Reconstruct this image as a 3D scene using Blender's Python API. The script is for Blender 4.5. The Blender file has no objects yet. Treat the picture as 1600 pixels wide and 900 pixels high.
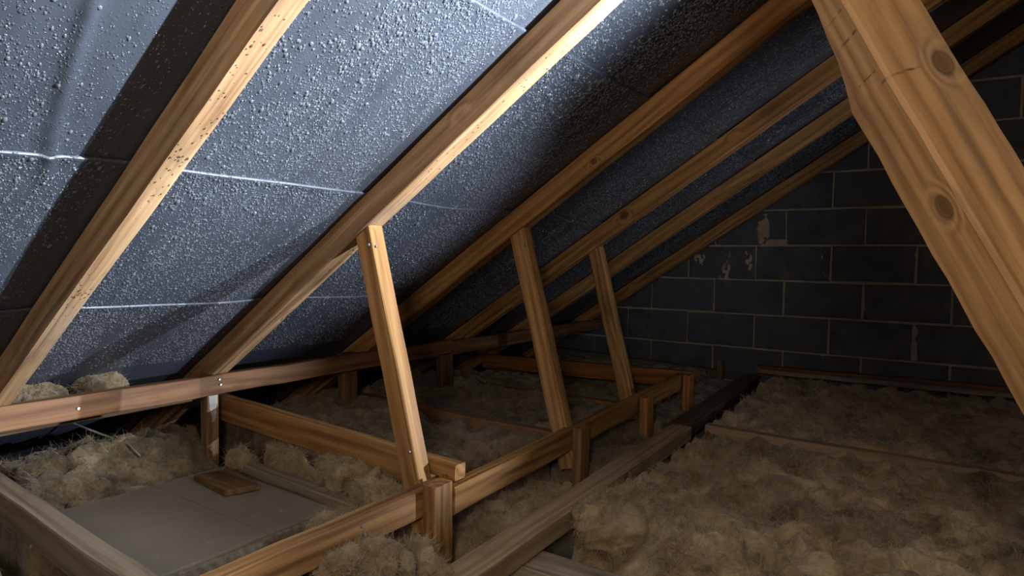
import bpy, bmesh, math, random
import numpy as np
from mathutils import Vector, Matrix

random.seed(7)
RNG = np.random.default_rng(7)
S = bpy.context.scene
COL = S.collection
Z0 = 0.9                         # camera eye height above the ceiling boards (floor z = 0)
TH = math.radians(33.4081)       # roof pitch
CT, ST = math.cos(TH), math.sin(TH)
N_BOT, N_TOP = 0.77, 0.845       # rafter undersides / membrane, measured from the eye along the roof normal
Y_WALL = 4.36

# ------------------------------------------------------------------ camera, world, lights, exposure
cam_d = bpy.data.cameras.new('camera')
cam = bpy.data.objects.new('camera', cam_d); COL.objects.link(cam)
RIGHT = Vector((0.8335052, 0.5523709, 0.0124668))
DOWN = Vector((0.0350603, -0.0303591, -0.9989240))
FWD = Vector((-0.5513980, 0.8330455, -0.0446708))
M = Matrix.Identity(4)
for i in range(3):
    M[i][0] = RIGHT[i]; M[i][1] = -DOWN[i]; M[i][2] = -FWD[i]
M[2][3] = Z0
cam.matrix_world = M
cam_d.sensor_width = 36.0
cam_d.lens = 992.879 / 1600 * 36.0
cam_d.clip_start = 0.02
S.camera = cam

w = bpy.data.worlds.new('world'); S.world = w; w.use_nodes = True
w.node_tree.nodes['Background'].inputs[0].default_value = (0.5, 0.6, 0.8, 1)
w.node_tree.nodes['Background'].inputs[1].default_value = 0.0015


def roof(u, y, n):
    """point on the roof: u up the slope, y along the ridge, n along the roof normal from the eye"""
    return Vector((u * CT - n * ST, y, u * ST + n * CT + Z0))


def rel(x, y, z):
    return Vector((x, y, z + Z0))


def spot(name, loc, target, energy, color, angle, blend, radius):
    d = bpy.data.lights.new(name, 'SPOT'); d.energy = energy; d.color = color
    d.spot_size = math.radians(angle); d.spot_blend = blend; d.shadow_soft_size = radius
    o = bpy.data.objects.new(name, d); COL.objects.link(o)
    o.location = loc
    o.rotation_euler = (Vector(target) - Vector(loc)).to_track_quat('-Z', 'Y').to_euler()
    return o


def point(name, loc, energy, color, radius):
    d = bpy.data.lights.new(name, 'POINT'); d.energy = energy; d.color = color; d.shadow_soft_size = radius
    o = bpy.data.objects.new(name, d); COL.objects.link(o); o.location = loc
    return o


# two cool white torches held off to the right of the frame, one high by the post, one lower and deeper in,
# an added fill spot for the far bays, and a warm fill lamp above eye height behind the photographer
spot('torch', roof(0.45, 1.32, 0.135), roof(-0.12, 0.64, 0.845), 700, (0.80, 0.90, 1.0), 108, 1.0, 0.010)
spot('torch', roof(0.42, 2.1, -0.655), roof(-1.30, 1.06, 0.845), 290, (0.80, 0.90, 1.0), 38, 0.8, 0.012)
spot('torch', roof(0.46, 2.16, -0.62), roof(-0.6, 3.1, 0.845), 30, (0.84, 0.91, 1.0), 76, 1.0, 0.02)  # unseen extra spot, added to brighten the far bays
point('lamp', rel(0.08, -0.48, 0.26), 43, (1.0, 0.87, 0.70), 0.15)

S.view_settings.view_transform = 'Standard'
S.view_settings.look = 'None'
S.view_settings.gamma = 1.0
S.view_settings.use_curve_mapping = False
S.view_settings.exposure = 0.0


# ------------------------------------------------------------------ node helpers
class NT:
    def __init__(self, name):
        self.m = bpy.data.materials.new(name); self.m.use_nodes = True
        self.t = self.m.node_tree
        self.b = self.t.nodes['Principled BSDF']

    def n(self, typ, **kw):
        nd = self.t.nodes.new(typ)
        for k, v in kw.items():
            if k.startswith('i_'):
                key = k[2:]
                key = int(key) if key.isdigit() else key.replace('_', ' ')
                self.set(nd.inputs[key], v)
            else:
                setattr(nd, k, v)
        return nd

    def set(self, inp, v):
        if isinstance(v, bpy.types.NodeSocket):
            self.t.links.new(v, inp)
        else:
            inp.default_value = v

    def math(self, op, a, b=None, clamp=False):
        nd = self.n('ShaderNodeMath', operation=op); nd.use_clamp = clamp
        self.set(nd.inputs[0], a)
        if b is not None: self.set(nd.inputs[1], b)
        return nd.outputs[0]

    def vmath(self, op, a, b=None):
        nd = self.n('ShaderNodeVectorMath', operation=op)
        self.set(nd.inputs[0], a)
        if b is not None: self.set(nd.inputs[1], b)
        return nd.outputs['Value'] if op in ('DISTANCE', 'LENGTH', 'DOT_PRODUCT') else nd.outputs[0]

    def noise(self, vec, scale, detail=3, rough=0.55, out='Fac'):
        nd = self.n('ShaderNodeTexNoise'); self.set(nd.inputs['Vector'], vec)
        nd.inputs['Scale'].default_value = scale; nd.inputs['Detail'].default_value = detail
        nd.inputs['Roughness'].default_value = rough
        return nd.outputs[out]

    def ramp(self, fac, stops):
        nd = self.n('ShaderNodeValToRGB'); self.set(nd.inputs[0], fac)
        e = nd.color_ramp.elements
        while len(e) < len(stops): e.new(0.5)
        for el, (p, c) in zip(e, stops):
            el.position = p
            el.color = (c, c, c, 1) if isinstance(c, (int, float)) else (*c, 1)
        return nd.outputs[0]

    def mix(self, fac, a, b, mode='MIX'):
        nd = self.n('ShaderNodeMix', data_type='RGBA', blend_type=mode)
        self.set(nd.inputs[0], fac); self.set(nd.inputs[6], a); self.set(nd.inputs[7], b)
        return nd.outputs[2]

    def bump(self, h, strength, dist, normal=None):
        nd = self.n('ShaderNodeBump'); self.set(nd.inputs['Height'], h)
        nd.inputs['Strength'].default_value = strength; nd.inputs['Distance'].default_value = dist
        if normal is not None: self.set(nd.inputs['Normal'], normal)
        return nd.outputs[0]


def rgb(c): return (c[0], c[1], c[2], 1)


def make_wood(name, light, mid, dark, knots=(), cuts=(), stain=0.5, rough=0.62, grain=1.0):
    t = NT(name)
    tc = t.n('ShaderNodeTexCoord').outputs['Object']
    info = t.n('ShaderNodeObjectInfo')
    sc = t.n('ShaderNodeVectorMath', operation='SCALE')
    sc.inputs[0].default_value = (9.1, 0.0, 0.0); t.set(sc.inputs['Scale'], info.outputs['Random'])
    p = t.vmath('ADD', tc, sc.outputs[0])
    # growth rings: distance from a pith line outside the section, warped slowly along the length
    warp = t.noise(t.vmath('MULTIPLY', p, (0.9, 5.0, 5.0)), 1.0, 2, 0.5, 'Color')
    warp = t.vmath('MULTIPLY', t.vmath('SUBTRACT', warp, (0.5, 0.5, 0.5)), (0.0, 0.10, 0.10))
    q = t.vmath('ADD', t.vmath('MULTIPLY', p, (0.0, 1.0, 1.0)), warp)
    q = t.vmath('SUBTRACT', q, (0.0, 0.045, 0.06))
    r = t.vmath('LENGTH', q)
    ringval = t.math('MULTIPLY', r, 260.0 * grain)
    # knots: every timber gets a few, placed by a sparse cell pattern
    vo = t.n('ShaderNodeTexVoronoi', feature='F1'); t.set(vo.inputs['Vector'], t.vmath('MULTIPLY', p, (0.55, 1.0, 1.0)))
    vo.inputs['Scale'].default_value = 3.6
    kd = t.math('MULTIPLY', vo.outputs['Distance'], 1.0 / 3.6)
    for c, rad in knots:
        dd = t.vmath('DISTANCE', t.vmath('MULTIPLY', tc, (0.75, 1.0, 1.0)), (c[0] * 0.75, c[1], c[2]))
        kd = t.math('MINIMUM', kd, t.math('MULTIPLY', dd, 0.012 / rad))
    near = t.n('ShaderNodeMapRange', interpolation_type='SMOOTHSTEP')
    t.set(near.inputs[0], kd)
    near.inputs[1].default_value = 0.036; near.inputs[2].default_value = 0.010
    near.inputs[3].default_value = 0.0; near.inputs[4].default_value = 1.0
    ringk = t.math('ADD', ringval, t.math('MULTIPLY', near.outputs[0], 9.0))
    s = t.math('MULTIPLY', t.math('SINE', ringk), 0.5)
    s = t.math('ADD', s, 0.5)
    fine = t.noise(t.vmath('MULTIPLY', p, (2.5, 130.0, 130.0)), 1.0, 3, 0.6)
    mid_n = t.noise(t.vmath('MULTIPLY', p, (2.0, 34.0, 34.0)), 1.0, 3, 0.6)
    g = t.math('ADD', t.math('MULTIPLY', s, 0.15), t.math('MULTIPLY', fine, 0.42))
    g = t.math('ADD', g, t.math('MULTIPLY', mid_n, 0.44))
    col = t.ramp(g, [(0.30, dark), (0.52, mid), (0.74, light)])
    # weather stains and grime
    st = t.noise(t.vmath('MULTIPLY', p, (3.0, 9.0, 9.0)), 1.0, 4, 0.65)
    stm = t.ramp(st, [(0.52, 0.0), (0.72, stain)])
    col = t.mix(stm, col, rgb([c * 0.42 for c in dark]))
    gy = t.noise(t.vmath('ADD', t.vmath('MULTIPLY', p, (1.6, 10.0, 10.0)), (4.0, 7.0, 1.0)), 1.0, 3, 0.6)
    col = t.mix(t.ramp(gy, [(0.56, 0.0), (0.75, 0.35)]), col, rgb((0.22, 0.20, 0.17)))
    # the knots themselves
    km = t.ramp(t.math('MULTIPLY', kd, 20.0), [(0.17, 1.0), (0.26, 0.0)])
    rim = t.ramp(t.math('MULTIPLY', kd, 20.0), [(0.18, 0.0), (0.245, 0.75), (0.34, 0.0)])
    kn = t.noise(t.vmath('MULTIPLY', tc, (60, 60, 60)), 1.0, 2)
    kcol = t.mix(kn, rgb((0.10, 0.050, 0.022)), rgb((0.17, 0.088, 0.040)))
    col = t.mix(km, col, kcol)
    col = t.mix(rim, col, rgb((0.05, 0.024, 0.012)))
    for c, rad, wd in cuts:        # shallow saw marks across part of a face
        sep = t.n('ShaderNodeSeparateXYZ'); t.set(sep.inputs[0], tc)
        wob = t.math('MULTIPLY', t.math('SUBTRACT', t.noise(tc, 60.0, 2), 0.5), 0.004)
        e = t.math('ABSOLUTE', t.math('SUBTRACT', t.math('ADD', sep.outputs[0], wob), c[0]))
        m1 = t.ramp(t.math('MULTIPLY', e, 100.0 / wd), [(0.03, 0.75), (0.14, 0.0)])
        m2 = t.ramp(t.math('MULTIPLY', t.vmath('DISTANCE', tc, c), 0.5 / rad), [(0.42, 1.0), (0.5, 0.0)])
        m3 = t.ramp(t.noise(tc, 110.0, 2), [(0.38, 0.15), (0.6, 1.0)])
        col = t.mix(t.math('MULTIPLY', t.math('MULTIPLY', m1, m2), m3), col, rgb((0.025, 0.014, 0.008)))
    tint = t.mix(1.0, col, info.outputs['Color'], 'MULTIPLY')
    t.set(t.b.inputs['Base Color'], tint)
    t.b.inputs['Roughness'].default_value = rough
    t.b.inputs['Specular IOR Level'].default_value = 0.3
    h = t.math('ADD', t.math('MULTIPLY', fine, 0.6), t.math('MULTIPLY', s, 0.4))
    t.set(t.b.inputs['Normal'], t.bump(h, 0.45, 0.0016))
    return t.m


# post knots are given in the post's own frame (filled in further down)
RAFTER_TONES = ((0.58, 0.370, 0.170), (0.40, 0.218, 0.085), (0.165, 0.078, 0.030))
WOOD = make_wood('rafter_pine', *RAFTER_TONES)
WOOD_OLD = make_wood('aged_pine', (0.32, 0.215, 0.13), (0.22, 0.130, 0.070), (0.11, 0.060, 0.032), stain=0.7)
WOOD_GREY = make_wood('dusty_plank', (0.30, 0.25, 0.20), (0.22, 0.175, 0.13), (0.12, 0.088, 0.062), stain=0.6)


def make_membrane():
    t = NT('roof_membrane')
    tc = t.n('ShaderNodeTexCoord').outputs['Object']
    big = t.noise(t.vmath('MULTIPLY', tc, (1.2, 3.0, 1.0)), 1.0, 3, 0.5)
    col = t.mix(big, rgb((0.034, 0.040, 0.054)), rgb((0.058, 0.066, 0.086)))
    streak = t.noise(t.vmath('MULTIPLY', tc, (2.2, 26.0, 1.0)), 1.0, 3, 0.6)
    col = t.mix(t.ramp(streak, [(0.35, 0.35), (0.6, 0.0)]), col, rgb((0.02, 0.024, 0.032)))
    t.set(t.b.inputs['Base Color'], col)
    t.b.inputs['Roughness'].default_value = 0.46
    t.b.inputs['Specular IOR Level'].default_value = 0.75
    # fine mist of condensation between the larger drops
    h = None
    for sc, wgt in ((150.0, 1.0), (260.0, 0.6)):
        vo = t.n('ShaderNodeTexVoronoi', feature='F1'); t.set(vo.inputs['Vector'], t.vmath('MULTIPLY', tc, (0.85, 1.0, 1.0)))
        vo.inputs['Scale'].default_value = sc
        sep = t.n('ShaderNodeSeparateColor'); t.set(sep.inputs[0], vo.outputs['Color'])
        lim = t.math('MULTIPLY', sep.outputs[0], 0.45)
        d = t.math('SUBTRACT', lim, vo.outputs['Distance'])
        d = t.math('MAXIMUM', d, 0.0)
        d = t.math('MULTIPLY', t.math('SQRT', d), wgt)
        h = d if h is None else t.math('ADD', h, d)
    dens = t.ramp(t.noise(t.vmath('MULTIPLY', tc, (3.0, 5.0, 1.0)), 1.0, 3), [(0.38, 0.15), (0.58, 1.0)])
    h = t.math('MULTIPLY', h, dens)
    crease = t.noise(t.vmath('MULTIPLY', tc, (3.0, 4.0, 1.0)), 1.5, 2)
    n1 = t.bump(crease, 0.35, 0.03)
    t.set(t.b.inputs['Normal'], t.bump(h, 0.9, 0.003, n1))
    return t.m


def make_water():
    t = NT('water')
    t.b.inputs['Base Color'].default_value = (0.095, 0.104, 0.125, 1)
    t.b.inputs['Roughness'].default_value = 0.11
    t.b.inputs['IOR'].default_value = 1.33
    t.b.inputs['Specular IOR Level'].default_value = 1.0
    return t.m


def make_clear():
    t = NT('clear_water')
    t.b.inputs['Base Color'].default_value = (1, 1, 1, 1)
    t.b.inputs['Roughness'].default_value = 0.04
    t.b.inputs['IOR'].default_value = 1.33
    t.b.inputs['Transmission Weight'].default_value = 1.0
    return t.m


def make_block():
    t = NT('concrete_block')
    tc = t.n('ShaderNodeTexCoord').outputs['Object']
    info = t.n('ShaderNodeObjectInfo')
    sc = t.n('ShaderNodeVectorMath', operation='SCALE')
    sc.inputs[0].default_value = (7.0, 3.0, 11.0); t.set(sc.inputs['Scale'], info.outputs['Random'])
    p = t.vmath('ADD', tc, sc.outputs[0])
    a = t.noise(p, 9.0, 4, 0.6)
    col = t.ramp(a, [(0.3, (0.050, 0.054, 0.062)), (0.7, (0.102, 0.106, 0.114))])
    col = t.mix(t.ramp(info.outputs['Random'], [(0.55, 0.0), (1.0, 0.55)]), col, rgb((0.078, 0.092, 0.118)))
    scr = t.noise(t.vmath('MULTIPLY', p, (14, 14, 60)), 1.0, 3, 0.6)
    col = t.mix(t.ramp(scr, [(0.66, 0.0), (0.74, 0.35)]), col, rgb((0.22, 0.20, 0.18)))
    pit = t.noise(p, 120.0, 3, 0.6)
    t.set(t.b.inputs['Base Color'], col)
    t.b.inputs['Roughness'].default_value = 0.9
    t.set(t.b.inputs['Normal'], t.bump(t.math('ADD', pit, t.math('MULTIPLY', scr, 1.2)), 0.7, 0.004))
    return t.m


def make_mortar():
    t = NT('mortar')
    tc = t.n('ShaderNodeTexCoord').outputs['Object']
    a = t.noise(tc, 6.0, 4, 0.6)
    t.set(t.b.inputs['Base Color'], t.ramp(a, [(0.3, (0.27, 0.195, 0.125)), (0.7, (0.46, 0.385, 0.28))]))
    t.b.inputs['Roughness'].default_value = 0.95
    t.set(t.b.inputs['Normal'], t.bump(t.noise(tc, 140.0, 3), 0.6, 0.003))
    return t.m


def make_wool(name, c0, c1, c2):
    t = NT(name)
    tc = t.n('ShaderNodeTexCoord').outputs['Object']
    wv = t.noise(tc, 9.0, 3, 0.6, 'Color')
    sc = t.n('ShaderNodeVectorMath', operation='SCALE'); t.set(sc.inputs[0], wv); sc.inputs['Scale'].default_value = 0.18
    p = t.vmath('ADD', tc, sc.outputs[0])
    a = t.noise(p, 7.0, 5, 0.62)
    b = t.noise(t.vmath('MULTIPLY', p, (90, 30, 60)), 1.0, 3, 0.65)
    b2 = t.noise(t.vmath('MULTIPLY', p, (26, 100, 60)), 1.0, 3, 0.65)
    fib = t.math('MULTIPLY', t.math('ADD', b, b2), 0.5)
    g = t.math('ADD', t.math('MULTIPLY', a, 0.72), t.math('MULTIPLY', fib, 0.38))
    col = t.ramp(g, [(0.41, c0), (0.545, c1), (0.69, c2)])
    gr = t.noise(p, 3.2, 3, 0.55)
    col = t.mix(t.ramp(gr, [(0.5, 0.0), (0.68, 0.65)]), col, rgb([c * 0.8 for c in c0]))
    t.set(t.b.inputs['Base Color'], col)
    t.b.inputs['Roughness'].default_value = 0.95
    t.b.inputs['Specular IOR Level'].default_value = 0.1
    t.b.inputs['Sheen Weight'].default_value = 0.25
    t.b.inputs['Sheen Roughness'].default_value = 0.5
    h = t.math('ADD', fib, t.math('MULTIPLY', t.noise(p, 45.0, 4, 0.65), 0.8))
    t.set(t.b.inputs['Normal'], t.bump(h, 0.75, 0.008))
    return t.m


def make_plain(name, c1, c2, scale, rough, bump=0.3, dist=0.001, metal=0.0):
    t = NT(name)
    tc = t.n('ShaderNodeTexCoord').outputs['Object']
    a = t.noise(tc, scale, 4, 0.6)
    t.set(t.b.inputs['Base Color'], t.ramp(a, [(0.3, c1), (0.7, c2)]))
    t.b.inputs['Roughness'].default_value = rough
    t.b.inputs['Metallic'].default_value = metal
    t.set(t.b.inputs['Normal'], t.bump(t.noise(tc, scale * 12, 3), bump, dist))
    return t.m


def make_board():
    t = NT('dusty_plasterboard')
    tc = t.n('ShaderNodeTexCoord').outputs['Object']
    a = t.noise(tc, 3.0, 4, 0.6)
    col = t.ramp(a, [(0.3, (0.195, 0.158, 0.115)), (0.7, (0.27, 0.225, 0.170))])
    sp = t.noise(tc, 45.0, 4, 0.7)
    col = t.mix(t.ramp(sp, [(0.64, 0.0), (0.74, 0.5)]), col, rgb((0.55, 0.51, 0.43)))
    t.set(t.b.inputs['Base Color'], col)
    t.b.inputs['Roughness'].default_value = 0.8
    t.set(t.b.inputs['Normal'], t.bump(sp, 0.2, 0.001))
    return t.m


MEMB = make_membrane(); WATER = make_water(); CLEAR = make_clear(); BLOCK = make_block(); MORTAR = make_mortar()
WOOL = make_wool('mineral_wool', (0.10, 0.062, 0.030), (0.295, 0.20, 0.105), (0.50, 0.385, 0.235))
WOOL_DARK = make_wool('dirty_mineral_wool', (0.05, 0.033, 0.018), (0.165, 0.112, 0.060), (0.30, 0.225, 0.14))  # darker wool copy: dimness of the left and back bays put into its colour
STRAND = make_plain('wool_strand', (0.30, 0.21, 0.115), (0.52, 0.41, 0.26), 25.0, 0.8)
STRAND_DARK = make_plain('dirty_wool_strand', (0.11, 0.075, 0.042), (0.23, 0.17, 0.10), 25.0, 0.8)  # matching strands, darkened in colour for the same dim bays
BOARD = make_board()
CEIL = make_plain('ceiling_board', (0.16, 0.15, 0.13), (0.24, 0.22, 0.19), 4.0, 0.9)
STEEL = make_plain('galvanised_steel', (0.35, 0.36, 0.38), (0.55, 0.56, 0.58), 30.0, 0.4, metal=0.9)
MOULD = make_plain('white_mould', (0.36, 0.34, 0.30), (0.62, 0.60, 0.55), 25.0, 0.9)
CABLE = make_plain('grey_cable', (0.20, 0.19, 0.17), (0.28, 0.27, 0.24), 8.0, 0.6)


# ------------------------------------------------------------------ object helpers
def link(name, verts, faces, mat, parent=None, loc=None, smooth=False):
    me = bpy.data.meshes.new(name)
    me.from_pydata([tuple(v) for v in verts], [], [tuple(f) for f in faces])
    me.materials.append(mat)
    if smooth: me.polygons.foreach_set('use_smooth', [True] * len(me.polygons))
    me.update()
    o = bpy.data.objects.new(name, me); COL.objects.link(o)
    if loc is not None: o.location = loc
    if parent is not None: o.parent = parent
    return o


def link_np(name, V, F, mat, parent=None, smooth=True):
    """big meshes: V (n,3) array, F (m,3 or 4) int array"""
    me = bpy.data.meshes.new(name)
    k = F.shape[1]
    me.vertices.add(len(V)); me.vertices.foreach_set('co', V.astype(np.float32).ravel())
    me.loops.add(F.size); me.loops.foreach_set('vertex_index', F.astype(np.int32).ravel())
    me.polygons.add(len(F))
    me.polygons.foreach_set('loop_start', np.arange(0, F.size, k, dtype=np.int32))
    me.polygons.foreach_set('use_smooth', np.full(len(F), smooth))
    me.materials.append(mat)
    me.update(calc_edges=True); me.validate()
    o = bpy.data.objects.new(name, me); COL.objects.link(o)
    if parent is not None: o.parent = parent
    return o


def empty(name, loc=(0, 0, 0)):
    o = bpy.data.objects.new(name, None); COL.objects.link(o); o.location = loc
    o.empty_display_size = 0.05
    return o


def tag(o, label=None, cat=None, group=None, kind=None):
    if label: o['label'] = label
    if cat:
        o['category'] = cat; o['kind'] = 'thing'
    if group: o['group'] = group
    if kind: o['kind'] = kind
    return o


def frame(p0, xdir, zdir):
    x = Vector(xdir).normalized(); z = Vector(zdir); z = (z - x * z.dot(x)).normalized(); y = z.cross(x)
    m = Matrix.Identity(4)
    for i in range(3):
        m[i][0] = x[i]; m[i][1] = y[i]; m[i][2] = z[i]; m[i][3] = p0[i]
    return m


def beam(name, p0, p1, wy, hz, up, mat, tint=(1, 1, 1), parent=None, chamfer=0.003, warp=0.0015, seg=None, notch=None, bow=0.0):
    """a sawn timber from p0 to p1 (centre line); local X runs along it. notch=(x_from, z_from): cut away the part of the
    underside beyond x_from below z_from."""
    p0 = Vector(p0); p1 = Vector(p1); L = (p1 - p0).length
    mw = frame(p0, p1 - p0, up)
    seg = seg or max(2, int(L / 0.12))
    xs = [L * i / seg for i in range(seg + 1)]
    if notch: xs = sorted(set([x for x in xs if abs(x - notch[0]) > 0.03] + [notch[0], notch[0] + 0.0005]))
    rng = random.Random(name + str(round(L, 3)) + str(round(p0.x, 2)) + str(round(p0.y, 2)))
    V, F = [], []
    a, b, c = wy / 2, hz / 2, chamfer
    for x in xs:
        dy, dz = rng.uniform(-1, 1) * warp, rng.uniform(-1, 1) * warp
        dz += bow * math.sin(math.pi * x / L)
        lo = -b
        if notch and x > notch[0] + 0.0002: lo = notch[1]
        for y, z in ((-a + c, lo), (a - c, lo), (a, lo + c), (a, b - c), (a - c, b), (-a + c, b), (-a, b - c), (-a, lo + c)):
            V.append((x, y + dy, z + dz))
    for i in range(len(xs) - 1):
        for k in range(8):
            F.append((i * 8 + k, i * 8 + (k + 1) % 8, (i + 1) * 8 + (k + 1) % 8, (i + 1) * 8 + k))
    F.append(tuple(range(7, -1, -1))); F.append(tuple((len(xs) - 1) * 8 + k for k in range(8)))
    F = [tuple(reversed(f)) for f in F]
    o = link(name, V, F, mat)
    bm = bmesh.new(); bm.from_mesh(o.data); bmesh.ops.recalc_face_normals(bm, faces=bm.faces); bm.to_mesh(o.data); bm.free()
    o.matrix_world = mw
    o.color = (*tint, 1)
    if parent is not None:
        o.parent = parent; o.matrix_parent_inverse = Matrix.Identity(4)
        o.matrix_basis = parent.matrix_basis.inverted() @ mw
    return o


def child(o, parent):
    """parent an object that was placed in world space (parent must be unparented)"""
    mw = o.matrix_basis.copy()
    o.parent = parent; o.matrix_parent_inverse = Matrix.Identity(4)
    o.matrix_basis = parent.matrix_basis.inverted() @ mw
    return o


def disc_nail(name, pos, normal, parent, r=0.0045, h=0.0025, mat=None):
    V, F = [], []
    for k in range(8):
        a = k * math.pi / 4
        V.append((r * math.cos(a), r * math.sin(a), 0)); V.append((r * 0.8 * math.cos(a), r * 0.8 * math.sin(a), h))
    for k in range(8):
        j = (k + 1) % 8
        F.append((2 * k, 2 * j, 2 * j + 1, 2 * k + 1))
    F.append(tuple(2 * k + 1 for k in range(8)))
    o = link(name, V, F, mat or STEEL)
    o.matrix_basis = frame(pos, Vector(normal).orthogonal(), normal)
    return child(o, parent)


def box_mesh(x0, x1, y0, y1, z0, z1):
    V = [(x, y, z) for z in (z0, z1) for y in (y0, y1) for x in (x0, x1)]
    F = [(0, 2, 3, 1), (4, 5, 7, 6), (0, 1, 5, 4), (2, 6, 7, 3), (0, 4, 6, 2), (1, 3, 7, 5)]
    return V, F


# ---- vectorised gradient noise
_perm = RNG.permutation(256); _perm = np.concatenate([_perm, _perm, _perm])
_grad = RNG.normal(size=(256, 3)); _grad /= np.linalg.norm(_grad, axis=1)[:, None]


def pnoise(P, scale, seed=0.0):
    p = P * scale + np.array([seed * 17.3 + 100, seed * 5.1 + 100, seed * 9.7 + 100])
    i = np.floor(p).astype(int); f = p - i; u = f * f * f * (f * (f * 6 - 15) + 10)
    i &= 255
    out = 0
    for dx in (0, 1):
        for dy in (0, 1):
            for dz in (0, 1):
                h = _perm[_perm[_perm[(i[:, 0] + dx) & 255] + ((i[:, 1] + dy) & 255)] + ((i[:, 2] + dz) & 255)]
                g = _grad[h]
                d = (g * (f - np.array([dx, dy, dz]))).sum(1)
                wgt = (u[:, 0] if dx else 1 - u[:, 0]) * (u[:, 1] if dy else 1 - u[:, 1]) * (u[:, 2] if dz else 1 - u[:, 2])
                out = out + d * wgt
    return out * 1.6


# ------------------------------------------------------------------ the setting
floor_o = link('floor', *box_mesh(-2.75, 4.3, -0.8, Y_WALL, -0.02, 0.0), CEIL)
tag(floor_o, 'ceiling boards of the rooms below, seen between the insulation', kind='structure')

# gable wall: blocks in courses on a mortar backing, cut to the slopes
RIDGE_X = 0.83
RIDGE_Z = (N_TOP + RIDGE_X * ST) / CT
wall = empty('wall_back', rel(0, Y_WALL, -Z0))
tag(wall, 'gable wall of dark concrete blocks with smeared mortar joints', kind='structure')


def slope_z(x, m=0.0):
    if x <= RIDGE_X: return (N_TOP + x * ST) / CT - m
    return (N_TOP + (2 * RIDGE_X - x) * ST) / CT - m


def clip_poly(poly, a, b, c):
    """keep a*x + b*z <= c"""
    out = []
    for i in range(len(poly)):
        p, q = poly[i], poly[(i + 1) % len(poly)]
        dp, dq = a * p[0] + b * p[1] - c, a * q[0] + b * q[1] - c
        if dp <= 0: out.append(p)
        if (dp < 0 < dq) or (dq < 0 < dp):
            s = dp / (dp - dq); out.append((p[0] + (q[0] - p[0]) * s, p[1] + (q[1] - p[1]) * s))
    return out


def clip_roof(poly, m):
    poly = clip_poly(poly, -ST, CT, N_TOP - m)
    if len(poly) < 3: return poly
    return clip_poly(poly, ST, CT, N_TOP - m + 2 * RIDGE_X * ST)


def prism_xz(poly, y0, y1):
    n = len(poly)
    V = [(x, y0, z) for x, z in poly] + [(x, y1, z) for x, z in poly]
    F = [tuple(range(n)), tuple(range(2 * n - 1, n - 1, -1))] + [(i, i + n, (i + 1) % n + n, (i + 1) % n) for i in range(n)]
    return V, F


back = clip_roof([(-2.75, -0.9), (4.3, -0.9), (4.3, 1.6), (-2.75, 1.6)], 0.0)
V, F = prism_xz([(x, z + Z0) for x, z in back], 0.0, 0.12)
link('mortar_backing', V, F, MORTAR, wall)
full_me = None
COURSE_H, BW, JOINT = 0.2257, 0.4435, 0.012


def block_mesh(poly, rng, yf):
    """a block: outline poly (x,z), proud of the joint, slightly chamfered arris"""
    cx = sum(p[0] for p in poly) / len(poly); cz = sum(p[1] for p in poly) / len(poly)
    n = len(poly); c = 0.005
    inner = [(x + (c if x < cx else -c), z + (c if z < cz else -c)) for x, z in poly]
    V = [(x, 0.003, z) for x, z in poly] + [(x, -yf + 0.003, z) for x, z in poly] + [(x, -yf, z) for x, z in inner]
    F = []
    for k in (0, n):
        for i in range(n):
            j = (i + 1) % n
            F.append((k + i, k + j, k + n + j, k + n + i))
    F.append(tuple(2 * n + i for i in range(n)))
    return V, F


for ci in range(-1, 11):
    zc0 = -0.566 + (ci - 1) * COURSE_H         # lower joint centre of this course (ci=1 sits on the -0.566 joint)
    off = -0.082 if ci % 2 else 0.098 + 0.0
    k0 = int((-2.9 - off) / BW) - 1
    for k in range(k0, k0 + 20):
        xa, xb = off + k * BW + JOINT / 2, off + (k + 1) * BW - JOINT / 2
        if xb < -2.7 or xa > 4.25: continue
        za, zb = zc0 + JOINT / 2, zc0 + COURSE_H - JOINT / 2
        if ci == -1: za = -0.9
        rng = random.Random(ci * 100 + k)
        ja = [rng.uniform(-0.003, 0.003) for _ in range(8)]
        poly = [(xa + ja[0], za + ja[1]), (xb + ja[2], za + ja[3]), (xb + ja[4], zb + ja[5]), (xa + ja[6], zb + ja[7])]
        poly = clip_roof(poly, 0.008)
        if len(poly) < 3: continue
        ar = 0.5 * abs(sum(poly[i][0] * poly[(i + 1) % len(poly)][1] - poly[(i + 1) % len(poly)][0] * poly[i][1] for i in range(len(poly))))
        if ar < 0.002: continue
        cx = sum(p[0] for p in poly) / len(poly); cz = sum(p[1] for p in poly) / len(poly)
        V, F = block_mesh([(x - cx, z - cz) for x, z in poly], rng, 0.010 + rng.uniform(-0.003, 0.004))
        link('block', V, F, BLOCK, wall, (cx, 0, cz + Z0))


def smear(x, z, w_, h_, seed, th=0.016):
    """a lump of mortar squeezed out of a joint"""
    nx, nz = 18, 12
    P = np.array([(x + w_ * (i / nx - 0.5), 0, z + h_ * (j / nz - 0.5)) for j in range(nz + 1) for i in range(nx + 1)])
    a = (P[:, 0] - x) / (w_ / 2); b = (P[:, 2] - z) / (h_ / 2)
    nz_ = pnoise(P, 22.0, seed)
    hgt = np.clip(1.0 - np.maximum(np.abs(a), np.abs(b)) ** 3 + nz_ * 1.0 + 0.12, 0, 1) ** 0.5
    P[:, 1] = 0.006 - hgt * th + pnoise(P, 60.0, seed) * 0.002
    P[:, 2] += Z0
    Fq = np.array([(j * (nx + 1) + i, j * (nx + 1) + i + 1, (j + 1) * (nx + 1) + i + 1, (j + 1) * (nx + 1) + i) for j in range(nz) for i in range(nx)])
    return link_np('mortar_smear', P, Fq, MORTAR, wall)


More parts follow.
